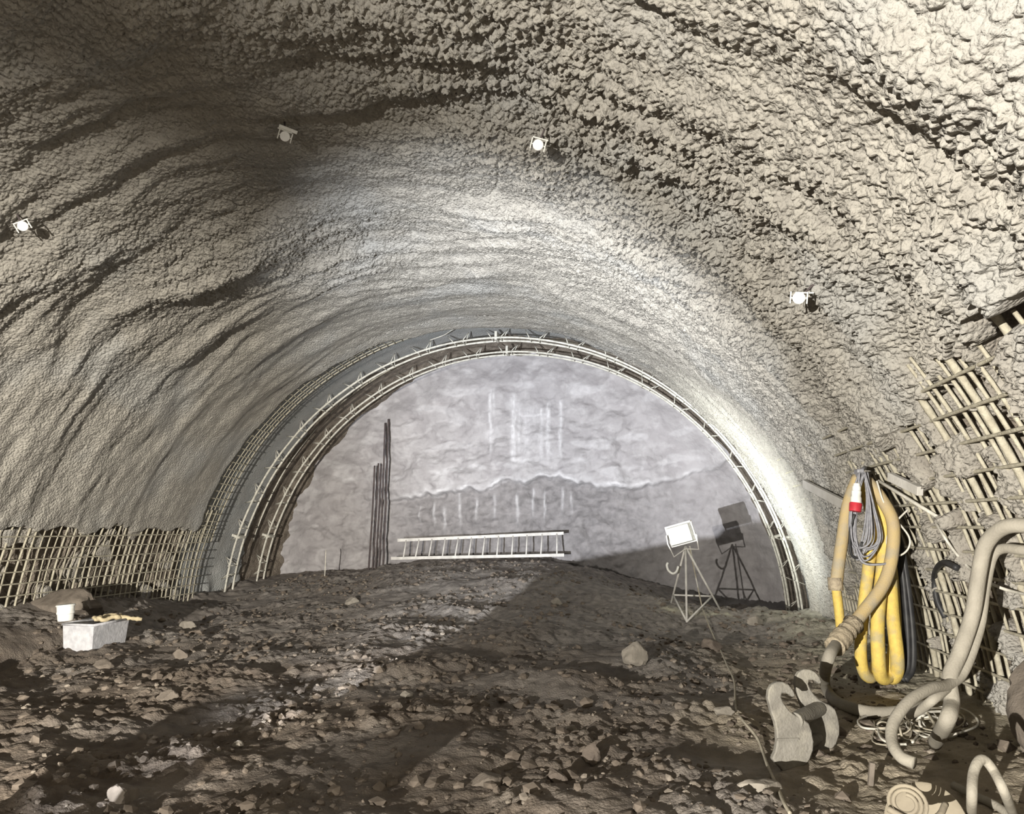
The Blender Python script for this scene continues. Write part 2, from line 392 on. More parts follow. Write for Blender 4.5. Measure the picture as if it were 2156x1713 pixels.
# ------------------------------------------------------------------ ground
CP = np.array([  # x, y, z of the muck surface
    (-7.6, 4, .30), (-7.6, 7, .38), (-7.6, 9.4, .42), (-7.6, 11, .30), (-7.5, 12.6, .10), (-7.2, 14, .25), (-7.1, 15.4, .40), (-7.2, 16.6, .42),
    (-6.9, 9.7, .12), (-6.9, 11, .06), (-6.5, 7, .05), (-6.0, 9, .05), (-6.2, 11, .06), (-6.0, 13, .15), (-5.6, 14.5, .38), (-5.8, 16.3, .55),
    (-4.5, 4, 0), (-4.5, 7, .03), (-4.5, 9, .05), (-4.5, 11, .14), (-4.6, 13, .36), (-4.4, 15, .62), (-4.6, 16.5, .70),
    (-3, 3.5, 0), (-2.8, 6, .0), (-2.8, 8, .10), (-2.8, 10, .18), (-2.8, 12, .36), (-2.6, 14, .66), (-2.6, 16.5, .74),
    (-1.2, 4, 0), (-1.0, 6, .03), (-1.0, 8, .14), (-1.0, 10, .18), (-1.0, 12, .33), (-.9, 14, .52), (-1.2, 16.5, .62),
    (.3, 4, 0), (.3, 6, 0), (.3, 8, .06), (.4, 10, .06), (.55, 11.4, .05), (.45, 12.3, .27), (1.2, 12.3, .17), (.8, 13, .18), (1.0, 14.5, -.15), (.4, 16.5, .2), (1.4, 16.5, -.2),
    (1.6, 4, 0), (1.7, 6, .02), (1.7, 8, .03), (1.8, 10, .05), (2.0, 12, .12), (2.0, 13.2, .10), (2.2, 14.5, -.2), (2.3, 16.5, -.2),
    (2.5, 5, .10), (2.5, 7, .08), (2.5, 9, .12), (2.6, 11, .2), (2.6, 12.5, .15), (2.8, 3.5, .1), (0, 0, 0), (-4, 0, 0), (-7, 0, .2), (2, 0, 0), (-4, -8, 0), (2, -8, 0), (-7, -8, .1)])
def _k(a, b): return np.sqrt(((a[:, None, :]-b[None, :, :])**2).sum(-1)+.15)
_A = np.vstack([np.hstack([-_k(CP[:, :2], CP[:, :2]), np.ones((len(CP), 1))]), np.hstack([np.ones((1, len(CP))), [[0]]])])
_A[:len(CP), :len(CP)] -= np.eye(len(CP))*.08*-1*0
_w = np.linalg.solve(_A+0, np.append(CP[:, 2], 0))
def ground_base(X, Y):
    sh = np.shape(X); X = np.ravel(X); Y = np.ravel(Y); out = np.full(len(X), _w[-1])
    for i in range(len(CP)):
        out -= _w[i]*np.sqrt((X-CP[i, 0])**2+(Y-CP[i, 1])**2+.15)
    return out.reshape(sh)
def ground(X, Y, fine=True):
    X = np.asarray(X, float); Y = np.asarray(Y, float)
    z = ground_base(X, Y)
    # ditch between the bank at the left wall and the muck
    xd = -6.75+.12*pn(Y*.8, X*0, 12)
    z = z-.16*np.exp(-((X-xd)/.13)**2)*ss(13, 11.5, Y)*ss(3, 5, Y)
    calm = 1-.5*ss(1.0, 1.8, X)*ss(11, 9, Y)
    z = z+calm*(.055*fbm(X*.9+.3*Y*.2, Y*.8, 3, 101)+.03*pn(X*2.4, Y*1.9, 104))
    z = z-.10*np.exp(-(((X+1.5)/.55)**2+((Y-8.2)/.5)**2))+.07*np.exp(-(((X+.75)/.45)**2+((Y-7.2)/.35)**2))-.05*np.exp(-(((X+.2)/.5)**2+((Y-7.6)/.2)**2))
    if fine:
        cl = np.clip(.55+1.1*fbm(X*1.1, Y*1.1, 2, 110), .12, 1.3)*calm
        z = z+cl*(.045*blobs(X+.03*pn(X*6, Y*6, 1), Y+.03*pn(X*6, Y*6, 2), .17, 111)**1.3+.028*blobs(X, Y, .085, 112)+.014*blobs(X, Y, .045, 113))+.012*fbm(X*7, Y*7, 3, 114)
    return z
def gz(x, y, fine=True): return float(ground(np.array([x]), np.array([y]), fine)[0])
gx = np.arange(-8.4, 3.3, .0165)
gy = np.concatenate([np.arange(-9, 2, .3), np.arange(2, 3.4, .08), np.arange(3.4, 7.5, .0145), np.arange(7.5, 11, .024), np.arange(11, YF+.3, .04)])
GX, GY = np.meshgrid(gx, gy, indexing='ij')
GZ = ground(GX, GY)
grey = np.clip(ss(6.5, 10.5, GY+.8*pn(GX, GY, 120))*.8+ss(-.1, .5, pn(GX*.8, GY*.8, 121))*.55+ss(-2.5, 1.0, GX)*.25, 0, 1)
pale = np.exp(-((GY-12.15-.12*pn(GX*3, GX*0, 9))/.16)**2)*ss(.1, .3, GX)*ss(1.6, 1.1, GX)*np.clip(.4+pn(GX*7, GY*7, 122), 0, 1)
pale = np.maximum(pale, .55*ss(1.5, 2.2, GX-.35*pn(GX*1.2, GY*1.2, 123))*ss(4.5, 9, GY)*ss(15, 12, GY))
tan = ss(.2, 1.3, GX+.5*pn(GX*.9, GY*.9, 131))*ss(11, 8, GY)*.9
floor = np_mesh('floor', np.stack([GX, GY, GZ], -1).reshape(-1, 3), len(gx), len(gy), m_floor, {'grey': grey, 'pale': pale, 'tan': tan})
def on_ground(u, v, lift=0.0):
    d = ray(u, v); t = np.arange(150, 2200)*.01
    x, y, z = d.x*t, d.y*t, CAMZ+d.z*t
    i = int(np.argmax(z <= ground(x, y, False)+lift))
    return Vector((x[i], y[i], gz(x[i], y[i])+lift))
# ------------------------------------------------------------------ wire mesh
def wall_bar(mb, th0, th1, Y0, Y1, rr, r, n=24, jit=.12, sd=0):
    pts = []
    for i in range(n+1):
        t = i/n; th = th0+(th1-th0)*t; Y = Y0+(Y1-Y0)*t
        q = rr+.006*math.sin(t*7+sd)
        pts.append((CX+q*math.cos(th), Y+.006*math.sin(t*5+sd*3), CZ+q*math.sin(th)))
    mb.tube(pts, r, 6, jit=jit)
def th_of(z, side):
    a = math.asin(max(-1, min(1, (z-CZ)/R0))); return a if side == 'R' else math.pi-a
mb = MB(); k = 0
z = 0.02
while z < 1.62:
    th = th_of(z, 'L'); wall_bar(mb, th, th+.004, 7.6, 12.95, 5.325, .0095, 40, .08, sd=k); z += .148; k += 1
Y = 7.7
while Y < 12.96:
    thick = random.random() < .35
    wall_bar(mb, th_of(-.2, 'L'), th_of(1.75, 'L'), Y, Y-.02, 5.345, .014 if thick else .009, 16, .08, sd=k)
    if random.random() < .4: wall_bar(mb, th_of(-.2, 'L'), th_of(1.7, 'L'), Y+.05, Y+.04, 5.39, .007, 14, sd=k+9)
    Y += .135+random.uniform(-.02, .02); k += 1
tag(mb.build('wire_mesh', m_bar), 'welded steel mesh left bare along the foot of the left wall, behind the white bucket', 'wire mesh')
mb = MB()
for i, yy in enumerate((12.55, 12.68, 12.81, 12.94, 13.06)):
    wall_bar(mb, math.radians(104), math.radians(164), yy+.0, yy, 5.375, .0085 if i < 4 else .012, 90, .08, sd=i)
th = 104.0
while th < 164:
    wall_bar(mb, math.radians(th), math.radians(th+.1), 12.35, 13.09, 5.355, .0105, 6, .08, sd=0); th += 1.55
tag(mb.build('wire_mesh', m_bar), 'narrow strip of steel mesh curving up along the left edge of the sprayed lining', 'wire mesh')
mb = MB(); k = 0; z = .0
while z < 2.5:
    th = th_of(z, 'R'); wall_bar(mb, th, th, 3.4, 11.6, 5.315, .0125, 70, .16, sd=k); z += .185; k += 1
Y = 3.5
while Y < 11.5:
    thick = (k % 5 == 0) and Y < 8.5
    wall_bar(mb, th_of(-.1, 'R'), th_of(2.5-.45*ss(5.5, 8, Y)+random.uniform(-.12, .12), 'R'), Y, Y-.12, 5.34, .026 if thick else .0135, 30, .16, sd=k)
    if k % 3 == 0: wall_bar(mb, th_of(-.1, 'R'), th_of(2.5, 'R'), Y+.06, Y-.1, 5.43, .009, 20, .2, sd=k+4)
    Y += .140+random.uniform(-.03, .03); k += 1
tag(mb.build('wire_mesh', m_bar), 'concrete-crusted steel mesh bulging from the right wall behind the hoses', 'wire mesh')
# ------------------------------------------------------------------ lattice girders
def girder(Yc, label):
    t = thing('lattice_girder', label, 'girder', (CX, Yc, CZ))
    ri, ro, hw = 5.30, 5.64, .14
    a0, a1 = math.radians(-2), math.radians(182)
    def arc(rr, Y, n=150):
        return [(CX+rr*math.cos(a0+(a1-a0)*i/n), Y+.006*math.sin(i*.5), CZ+rr*math.sin(a0+(a1-a0)*i/n)) for i in range(n+1)]
    for dy in (-hw, hw): MB().tube(arc(ri, Yc+dy), .0195, 8, jit=.12).build('inner_chord', m_girder, t)
    MB().tube(arc(ro, Yc), .0165, 8, jit=.12).build('outer_chord', m_girder, t)
    mb = None; first = None
    n = 23
    def pt(rr, th, Y): return Vector((CX+rr*math.cos(th), Y, CZ+rr*math.sin(th)))
    for i in range(n):
        th = a0+(a1-a0)*(i+.5)/n; d = .085/ri
        mb = MB()
        mb.tube([pt(ri, th-d, Yc-hw-.05), pt(ri, th-d, Yc+hw+.03)], .0125, 6)
        mb.tube([pt(ri, th+d, Yc-hw-.03), pt(ri, th+d, Yc+hw+.03)], .0125, 6)
        for sy in (-1, 1):
            mb.tube([pt(ri, th-d, Yc+sy*hw), pt(5.49, th-d*2.4, Yc)], .009, 6)
            mb.tube([pt(ri, th+d, Yc+sy*hw), pt(5.49, th+d*2.4, Yc)], .009, 6)
        mb.build('stirrup', m_girder, t)
    # splice clamps where the segments meet
    for dg in (163, 90, 17):
        th = math.radians(dg); mb = MB()
        rot = Matrix.Rotation(-(th-math.pi/2), 3, 'Y')
        mb.box(pt(5.35, th, Yc), (.05, .27, .17), rot)
        mb.build('splice_plate', m_girder, t, False, .008)
    return t
girder(13.97, 'pale lattice girder arch nearer the camera, just inside the sprayed lining')
girder(15.18, 'pale lattice girder arch closer to the working face, innermost of the two')
# tie bars between the two arches
for i, (dg, y0, y1) in enumerate(((160, 13.8, 15.35), (21, 13.9, 15.3), (93, 14.0, 15.2))):
    pass
# bent wire hanging off the crown
o = MB().tube(spline([on_wall(905, 716, 0, 5.42)+Vector((0, 0, 0)), P(935, 705, 13.6), P(965, 690, 13.3), P(1040, 683, 13.25), P(1110, 684, 13.3)], 8), .009, 6).build('bent_wire', m_girder)
tag(o, 'bent pale wire poking out above the crown of the girders', 'wire')
# ------------------------------------------------------------------ ladder and rods at the face
def build_ladder():
    bl, br = P(823, 1175, 15.95), P(1188, 1168, 15.95); tl, tr = P(837, 1137, 16.12), P(1187, 1122, 16.12)
    t = thing('ladder', 'pale metal ladder lying on its side against the working face', 'ladder', tuple(bl))
    for a, b in ((bl, br), (tl, tr)):
        d = (b-a).normalized(); mb = MB(); rot = Matrix((d, Vector((0, 0, 1)).cross(d).normalized(), d.cross(Vector((0, 0, 1)).cross(d).normalized()))).transposed()
        mb.box((a+b)/2, ((b-a).length, .03, .065), rot); mb.build('rail', m_ladder, t, False, .006)
    xs_ = [(856, 1137, 850, 1172), (884, 0, 876, 0), (912, 0, 905, 0), (940, 0, 934, 0), (968, 0, 961, 0), (996, 0, 990, 0), (1024, 0, 1019, 0), (1053, 0, 1049, 0), (1083, 0, 1080, 0), (1112, 0, 1110, 0), (1143, 0, 1140, 0), (1173, 0, 1173, 0)]
    for a, _, b, _ in xs_:
        ta = (a-837)/350; tb = (b-823)/365
        MB().tube([tl.lerp(tr, ta), bl.lerp(br, tb)], .0165, 8).build('rung', m_ladder, t)
    return t
build_ladder()
rods = [((776, 1196), (789, 980), 'dark steel rod standing at the face, leftmost and shorter of the bundle'),
        ((784, 1198), (797, 975), 'dark short steel rod at the face, second from the left'),
        ((790, 1198), (803, 977), 'dark short steel rod at the face, touching the taller rods'),
        ((798, 1198), (811, 890), 'tall dark steel rod at the face, left one of the taller two'),
        ((806, 1198), (818, 882), 'tallest dark steel rod leaning on the working face')]
for (a, b, lab) in rods:
    p0 = P(a[0], a[1], 16.25); p1 = P(b[0], b[1], 16.42)
    mid = p0.lerp(p1, .5)+Vector((.012, 0, 0)); p0.z -= .1
    o = MB().tube(spline([p0, mid, p1], 6), .021, 8, jit=.05).build('steel_rod', m_rebar); tag(o, lab, 'steel rod', 'dark steel rods standing at the face')
p = P(681, 1240, 15.0); q = P(686, 1158, 15.05)
pts = spline([Vector((p.x-.05, p.y, gz(p.x, p.y)-.03)), p+Vector((0, 0, .02)), p.lerp(q, .5)+Vector((.01, 0, 0)), q], 5)
tag(MB().tube(pts, .011, 6).build('thin_stake', m_pcable), 'thin pale stake sticking up from the muck left of the steel rods', 'stake')
# ------------------------------------------------------------------ survey targets
def target(u, v, label, spin, plate=False):
    p = on_wall(u, v, .14); th = math.atan2(p.z-CZ, p.x-CX)
    n = Vector((-math.cos(th), 0, -math.sin(th)))
    t = thing('survey_target', label, 'survey target', tuple(p), 'round survey targets on the lining')
    # bolt from the wall, U-shaped fork, round face turned down the tunnel to the entrance
    f = (Vector((0, 0, CAMZ))-p).normalized()
    a = n.cross(f).normalized(); b = f.cross(a).normalized()
    r3 = Matrix.Rotation(spin, 3, f); a = r3 @ a; b = r3 @ b
    MB().tube([p-n*.22, p-n*.055], .008, 8).build('anchor_bolt', m_rebar, t)
    MB().lathe([(.036, -.012), (.043, -.012), (.043, .010), (.038, .014), (.0, .014)], p, f, 26).build('reflector', m_lens, t, True, sharp=1)
    fk = MB()
    for s_ in (-1, 1):
        fk.box(p+a*s_*.056-b*.002, (.010, .02, .085), Matrix((a, f, b)).transposed())
        fk.tube([p+a*s_*.040, p+a*s_*.060], .006, 6)
    fk.box(p-b*.048*0+n*-.055, (.125, .02, .010), Matrix((a, f, b)).transposed())
    fk.build('fork', m_white, t, False, .002)
    if plate:
        c = p-n*.08+a*-.03
        MB().box(c, (.16, .07, .03), Matrix((a, f, b)).transposed()).build('cover_plate', m_white, t, False, .004)
target(48, 476, 'white round survey target high on the left wall, nearest the left edge', .1)
target(600, 287, 'white round survey target left of the crown, with a pale plate above it', -.3, True)
target(1133, 305, 'white round survey target at the crown, above the middle of the arch', .15)
target(1682, 627, 'white round survey target on the right haunch, above the hanging hoses', .75)
# ------------------------------------------------------------------ tripod floodlight
def tripod():
    YA = 12.0; apex = P(1443, 1150, YA)
    fl, fr, ff = P(1413, 1264, 12.35), P(1516, 1279, 12.35), P(1446, 1312, 11.55)
    nl, nr = P(1417, 1252, 12.30), P(1499, 1255, 12.30)
    nf = P(1446, 1308, 11.56)
    t = thing('tripod_floodlight', 'pale floodlight on a steel tripod standing on the muck before the face', 'floodlight', (apex.x, YA, gz(apex.x, YA)))
    for f_ in (fl, fr, ff):
        MB().tube([apex, f_-Vector((0, 0, .03))], .0155, 8).build('leg', m_ladder, t)
    MB().tube([P(1452, 1149, 12.04), P(1466, 1220, 12.2), P(1478, 1277, 12.35)], .011, 8).build('rear_leg', m_ladder, t)
    for a, b in ((nl, nr), (nl, nf), (nr, nf)): MB().tube([a, b], .0135, 8).build('brace', m_ladder, t)
    MB().tube(spline([P(1428, 1192, 11.98), P(1424, 1203, 11.95), P(1416, 1207, 11.93), P(1407, 1200, 11.93), P(1404, 1190, 11.93), P(1406, 1184, 11.93)], 6), .017, 8).build('carrying_hook', m_white, t)
    # U-shaped yoke
    y = 11.97
    MB().tube([P(1403, 1127, y), P(1406, 1145, y), P(1419, 1172, y), P(1443, 1155, y), P(1471, 1156, y), P(1466, 1125, y), P(1459, 1124, y)], .011, 8).build('yoke', m_ladder, t)
    # lamp head: tapering housing, frame and glass on the side turned away
    A, B, C_, D = P(1400, 1113, y), P(1456, 1095, y), P(1461, 1139, y), P(1411, 1151, y)
    c = (A+B+C_+D)/4; ax = (B-A+C_-D).normalized(); az = (A-D+B-C_).normalized(); ay = az.cross(ax).normalized()
    az = ax.cross(ay).normalized()
    w = ((B-A).length+(C_-D).length)/2; h = ((A-D).length+(B-C_).length)/2
    rot = Matrix((ax, ay, az)).transposed() @ Matrix.Rotation(math.radians(-14), 3, 'Z')
    mb = MB(); hs = []
    for sy, k in ((-.05, .80), (.03, .96), (.06, 1.0)):
        for sx, sz in ((-1, -1), (1, -1), (1, 1), (-1, 1)): hs.append(c+rot @ Vector((sx*w/2*k, sy, sz*h/2*k)))
    fs = [(0, 3, 2, 1)[::-1]]+[(i*4+j, i*4+(j+1) % 4, i*4+4+(j+1) % 4, i*4+4+j) for i in (0, 1) for j in range(4)]+[(8, 9, 10, 11)]
    mb.add(hs, fs); hd = mb.build('lamp_head', m_head, t, False, .01)
    mb = MB()
    mb.box(c+rot @ Vector((0, .07, h/2)), (w*1.03, .10, .03), rot); mb.box(c+rot @ Vector((0, .07, -h/2)), (w*1.03, .04, .03), rot)
    for s_ in (-1, 1): mb.box(c+rot @ Vector((s_*w/2, .07, 0)), (.03, .04, h*.98), rot)
    mb.build('lamp_frame', m_ladder, t, False, .005)
    return t
tripod()
cab0 = [P(1452, 1153, 12.03), P(1462, 1200, 12.15), P(1476, 1268, 12.25)]
cab = cab0+[on_ground(u, v, .045) for u, v in ((1484, 1300), (1505, 1345), (1519, 1375), (1530, 1405), (1546, 1440), (1549, 1490), (1562, 1520), (1592, 1552), (1606, 1585), (1617, 1620), (1634, 1660), (1652, 1700), (1664, 1722))]
tag(MB().tube(spline(cab, 8), .010, 6).build('power_cable', m_dcable), 'thin dusty cable running from the tripod floodlight across the ground to the front', 'cable')
# ------------------------------------------------------------------ crate and bucket at the left
def open_box(name, corners_top, height, m, label, cat, wall=.02, taper=.9):
    c = sum(corners_top, Vector())/4
    mb = MB(); T = corners_top; Bt = [c+(p-c)*taper-Vector((0, 0, height)) for p in T]
    Ti = [c+(p-c)*(1-wall*5)for p in T]; Bi = [c+(p-c)*(taper-wall*5)-Vector((0, 0, height-.02)) for p in T]
    vs = T+Bt+Ti+Bi; fs = [(4, 5, 6, 7), (15, 14, 13, 12)]
    for i in range(4):
        j = (i+1) % 4
        fs += [(i, j, 4+j, 4+i)[::-1], (8+i, 8+j, 12+j, 12+i), (i, j, 8+j, 8+i)]
    mb.add(vs, fs)
    return mb
g0 = P(127, 1372, 9.0); g0.z = gz(g0.x, 9.0)
zt = .335
base = on_ground(160, 1372)
hx = P(132, 1311, base.y); hx2 = P(201, 1318, base.y+.0)
topz = (hx.z+hx2.z)/2
T = [Vector((hx.x, base.y, topz)), Vector((hx2.x, base.y-.03, topz)), Vector((hx2.x-.02, base.y+.62, topz)), Vector((hx.x-.04, base.y+.62, topz))]
ct = thing('crate', 'open grey tapered tub standing in the muck by the left wall', 'tub', (base.x, base.y+.3, base.z))
open_box('crate', T, topz-base.z+.06, m_crate, '', '').build('tub_body', m_crate, ct, False, .006)
mb = MB()
for i in range(4): mb.tube([T[i], T[(i+1) % 4]], .014, 8)
mb.build('rim', m_crate, ct)
cc = sum(T, Vector())/4
pts = [Vector((cc.x+.16*math.cos(a)*random.uniform(.6, 1.1), cc.y+.22+.2*math.sin(a)*random.uniform(.6, 1.1), topz+.015+random.uniform(-.02, .03))) for a in np.linspace(0, 6.28, 14)]
mb = MB(); mb.tube(spline(pts, 4), .022, 8, jit=.4)
mb.tube(spline([cc+Vector((.0, .1, 0)), cc+Vector((.1, .2, .03)), cc+Vector((.22, .28, .01)), cc+Vector((.36, .34, -.01))], 6), .022, 8, jit=.4)
tag(mb.build('rag', m_rag), 'crumpled tan rag lying over the far rim of the grey tub', 'rag')
bb = P(138, 1306, base.y+.22)
bb.z = topz+.012
tb = thing('bucket', 'small dented white bucket standing on the corner of the grey tub', 'bucket', tuple(bb))
MB().lathe([(.0, 0), (.082, 0), (.086, .02), (.090, .075), (.098, .082), (.098, .10), (.093, .108), (.096, .165), (.106, .17), (.106, .182), (.100, .184)], bb, (-.06, -.03, 1), 30).build('bucket_body', m_white, tb, sharp=1)
MB().lathe([(.0, .176), (.101, .176), (.101, .188), (.0, .190)], bb, (-.06, -.03, 1), 30).build('lid', m_white, tb, sharp=1)
# board under the bucket bridging the tub corner
# ------------------------------------------------------------------ stones
def rock_mesh(name, c, size, m, sd, rot=0.0, lump=.28, parent=None):
    import mathutils
    bm = bmesh.new(); bmesh.ops.create_icosphere(bm, subdivisions=4, radius=1)
    rz = Matrix.Rotation(rot, 3, 'Z'); off = Vector((sd*7.1, sd*3.3, -sd*5.7))
    for v in bm.verts:
        n = v.co.normalized()
        q = mathutils.noise.noise(n*1.3+off)*lump+mathutils.noise.noise(n*3.1+off)*lump*.35+mathutils.noise.noise(n*8+off)*.04
        # cut facets
        k = 1+q
        for j in range(5):
            f = Vector((math.sin(sd*3+j*2.1), math.cos(sd*5+j*1.3), math.sin(j*2.7+sd))).normalized()
            dd = n.dot(f)*k
            if dd > .72: k *= .72/dd if dd else 1
        v.co = rz @ Vector((n.x*k*size[0]/2, n.y*k*size[1]/2, n.z*k*size[2]/2))
    me = bpy.data.meshes.new(name); bm.to_mesh(me); bm.free(); me.materials.append(m)
    me.polygons.foreach_set('use_smooth', [True]*len(me.polygons)); me.set_sharp_from_angle(angle=math.radians(28))
    o = bpy.data.objects.new(name, me); COL.objects.link(o); o.location = c
    return o
# u, v of the stone's middle, width px, height px, material, label
ST = [(250, 1684, 62, 46, m_stone, 'rounded grey-brown stone near the bottom left corner of the ground'),
      (350, 1474, 42, 26, m_stone, 'small rounded stone in the dark muck below the grey tub, lower of two'),
      (377, 1379, 34, 24, m_stone, 'small brown stone in the muck to the right of the grey tub'),
      (393, 1318, 42, 20, m_stone_pale, 'flat pale stone on the edge of the muck near the left mesh'),
      (1338, 1384, 50, 52, m_stone_pale, 'largest pale upright stone in the middle ground left of the cable'),
      (740, 1266, 28, 18, m_stone_pale, 'pale stone on the rise below the steel rods'),
      (1172, 1268, 24, 16, m_stone_pale, 'whitish stone on the muck rise below the right end of the ladder'),
      (1028, 1648, 62, 34, m_stone, 'long brown slab of stone at the bottom, left of centre'),
      (1246, 1598, 36, 40, m_stone_dark, 'dark brown stone in the lower middle of the ground'),
      (1172, 1648, 40, 24, m_stone_dark, 'low dark stone at the bottom centre'),
      (1604, 1676, 84, 44, m_stone_pale, 'yellowish block of stone in the foreground beside the cable'),
      (855, 1462, 26, 20, m_stone_pale, 'small pale stone in the muck left of the hollow'),
      (1205, 1542, 20, 14, m_stone_pale, 'tiny pale stone above the dark brown stone'),
      (1525, 1513, 38, 16, m_stone_pale, 'thin pale stone lying just left of the cable in the middle ground'),
      (835, 1500, 22, 14, m_stone, 'small oval stone in the middle left of the muck'),
      (215, 1402, 46, 20, m_stone, 'low brown stone in the muck just below the grey tub'),
      (1436, 1500, 26, 16, m_stone, 'small rounded stone between the hollow and the cable'),
      (498, 1575, 22, 16, m_stone_pale, 'small pale pebble in the lower left muck'),
      (1500, 1365, 34, 26, m_stone_dark, 'dark stone right beside the cable, behind the middle ground'),
      (1590, 1310, 30, 20, m_stone_pale, 'pale stone on the bright ground right of the tripod'),
      (1000, 1290, 24, 14, m_stone, 'brown stone on the rise below the ladder')]
for i, (u, v, w, h, m, lab) in enumerate(ST):
    p = on_ground(u, v+h*.3); dist = p.y/F_PX
    sx = w*dist*1.1; sz = h*dist*1.25; sy = (sx+sz)/2
    o = rock_mesh('stone', (p.x, p.y+sy*.15, gz(p.x, p.y)+sz*.12), (sx, sy, sz), m, i+1, rot=random.uniform(-.4, .4))
    tag(o, lab, 'stone', 'loose stones on the muck')
p = on_ground(2125, 1560)
o = rock_mesh('boulder', (2.62, 5.35, .34), (.75, .8, .85), m_stone, 40, .3, .3); tag(o, 'large dusty boulder at the foot of the right wall, cut by the right edge', 'boulder')
o = rock_mesh('boulder', (-7.55, 9.25, .42), (.9, .8, .5), m_stone, 41, .2, .3); tag(o, 'rounded boulder on the bank at the left wall, left of the white bucket', 'boulder')
blk = [(-3+.1*(X_+3), .45+.1*(z_-.45)) for X_, z_ in ((-3.0, -3), (-2.7, -1.6), (-2.4, -1.3), (-2.0, -.5), (-1.7, .1), (-1.37, .76), (-.6, .90), (0, 1.0), (.95, 1.2), (1.7, 1.25), (1.9, 1.45), (2.2, 1.55), (2.9, 1.6), (4.2, 1.6), (4.5, .2))]
blk = [(blk[0][0], -.15)]+blk[1:-1]+[(blk[-1][0], -.15)]
o = MB().prism(blk[::-1], Vector((0, 1.32, 0)), (1, 0, 0), (0, 0, 1), .14).build('unseen_blocker', m_crate, None, False, .003)  # added out of view, top outline shaped to throw flood shade on the face
tag(o, 'unseen upright slab added left of the view to shade the lower right of the face', 'light blocker')
# scattered rubble: far too many to count
rub = MB(); rub_mat = []
ico = bmesh.new(); bmesh.ops.create_icosphere(ico, subdivisions=1, radius=1)
bv = [v.co.copy() for v in ico.verts]; bf = [tuple(v.index for v in f.verts) for f in ico.faces]; ico.free()
def rubble(n, seed, mi, smin, smax, region):
    r = random.Random(seed)
    X = []; Yv = []
    while len(X) < n:
        x = r.uniform(region[0], region[1]); y = region[2]+(region[3]-region[2])*r.random()**1.3
        if not (-.88*y < x < .52*y+.1) or x > 2.45 or x < -7.5: continue
        if pn(np.array([x*.9]), np.array([y*.9]), 130)[0] < r.uniform(-.45, .25): continue
        X.append(x); Yv.append(y)
    Z = ground(np.array(X), np.array(Yv))
    for x, y, z in zip(X, Yv, Z):
        s = smin*(smax/smin)**(r.random()**2.2)
        sx, sy, sz = s*r.uniform(.7, 1.3), s*r.uniform(.7, 1.3), s*r.uniform(.45, .85)
        ro = Matrix.Rotation(r.uniform(0, 6.3), 3, 'Z') @ Matrix.Rotation(r.uniform(-.5, .5), 3, 'X')
        rub.add([Vector((x, y, z+sz*.2))+ro @ Vector((b.x*sx*r.uniform(.75, 1.2), b.y*sy*r.uniform(.75, 1.2), b.z*sz*r.uniform(.75, 1.2))) for b in bv], bf)
        rub_mat.extend([mi]*len(bf))
rubble(3200, 5, 0, .005, .032, (-7.4, 2.4, 3.6, 15.5))
rubble(500, 6, 1, .004, .02, (-6.5, 2.4, 3.6, 15.5))
rubble(4600, 8, 2, .008, .06, (-7.4, 2.4, 3.6, 15.5))
o = rub.build('rubble', m_rub, smooth=False); o.data.materials.append(m_stone); o.data.materials.append(m_clod)
o.data.polygons.foreach_set('material_index', rub_mat)
tag(o, 'small brown rubble and clods strewn all over the muck', 'rubble', kind='stuff')
# ------------------------------------------------------------------ hanging hoses, right
YH = 7.15
def hose(pts, r, m, name, parent=None, n=12, k=8): return MB().tube(spline(pts, k), r, n).build(name, m, parent)
hk = thing('hose_hanger', 'grey steel hook on the right wall holding the hoses and cables', 'hook', tuple(P(1812, 998, YH+.1)))
MB().tube(spline([on_wall(1822, 985, -.03), P(1820, 985, YH+.12), P(1812, 992, YH-.02), P(1808, 1004, YH-.08), P(1815, 1012, YH-.1)], 6), .018, 8).build('hook_bar', m_cable, hk)
MB().box(P(1809, 996, YH), (.06, .12, .07)).build('hook_plate', m_cable, hk, False, .01)
th_ = thing('yellow_hose', 'yellow hose coiled in long loops hanging from the hook', 'hose', tuple(P(1850, 1400, YH)))
def Q(u, v, dy=0): return P(u, v, YH+dy)
hose([Q(1812, 1008, .02), Q(1838, 1100, .0), Q(1828, 1200, -.04), Q(1816, 1300, -.04), Q(1812, 1370, 0), Q(1818, 1412, .05), Q(1834, 1425, .12), Q(1846, 1395, .2), Q(1850, 1300, .22), Q(1855, 1180, .2), Q(1835, 1060, .15)], .050, m_yellow, 'hose_loop', th_)
hose([Q(1815, 1010, .0), Q(1858, 1090, -.04), Q(1860, 1180, -.08), Q(1848, 1300, -.10), Q(1850, 1390, -.1), Q(1856, 1425, -.02), Q(1872, 1418, .06), Q(1884, 1360, .1), Q(1880, 1250, .1), Q(1866, 1120, .08)], .056, m_yellow, 'hose_loop', th_)
hose([Q(1818, 1012, .05), Q(1862, 1080, .02), Q(1872, 1180, .0), Q(1879, 1290, -.03), Q(1889, 1380, -.03), Q(1888, 1415, .03), Q(1876, 1425, .12), Q(1868, 1380, .2)], .056, m_yellow, 'hose_loop', th_)
hose([Q(1806, 1004, .05), Q(1786, 1060, .0), Q(1774, 1130, -.02), Q(1764, 1200, -.02), Q(1760, 1238, -.02)], .052, m_tan, 'hose_end', th_)
hose([Q(1760, 1228, -.02), Q(1762, 1250, -.02), Q(1768, 1300, 0), Q(1772, 1345, .03)], .040, m_yellow, 'hose_tail', th_)
MB().tube([Q(1758, 1215, -.02), Q(1760, 1242, -.02)], .062, 12).build('coupling', m_tape, th_)
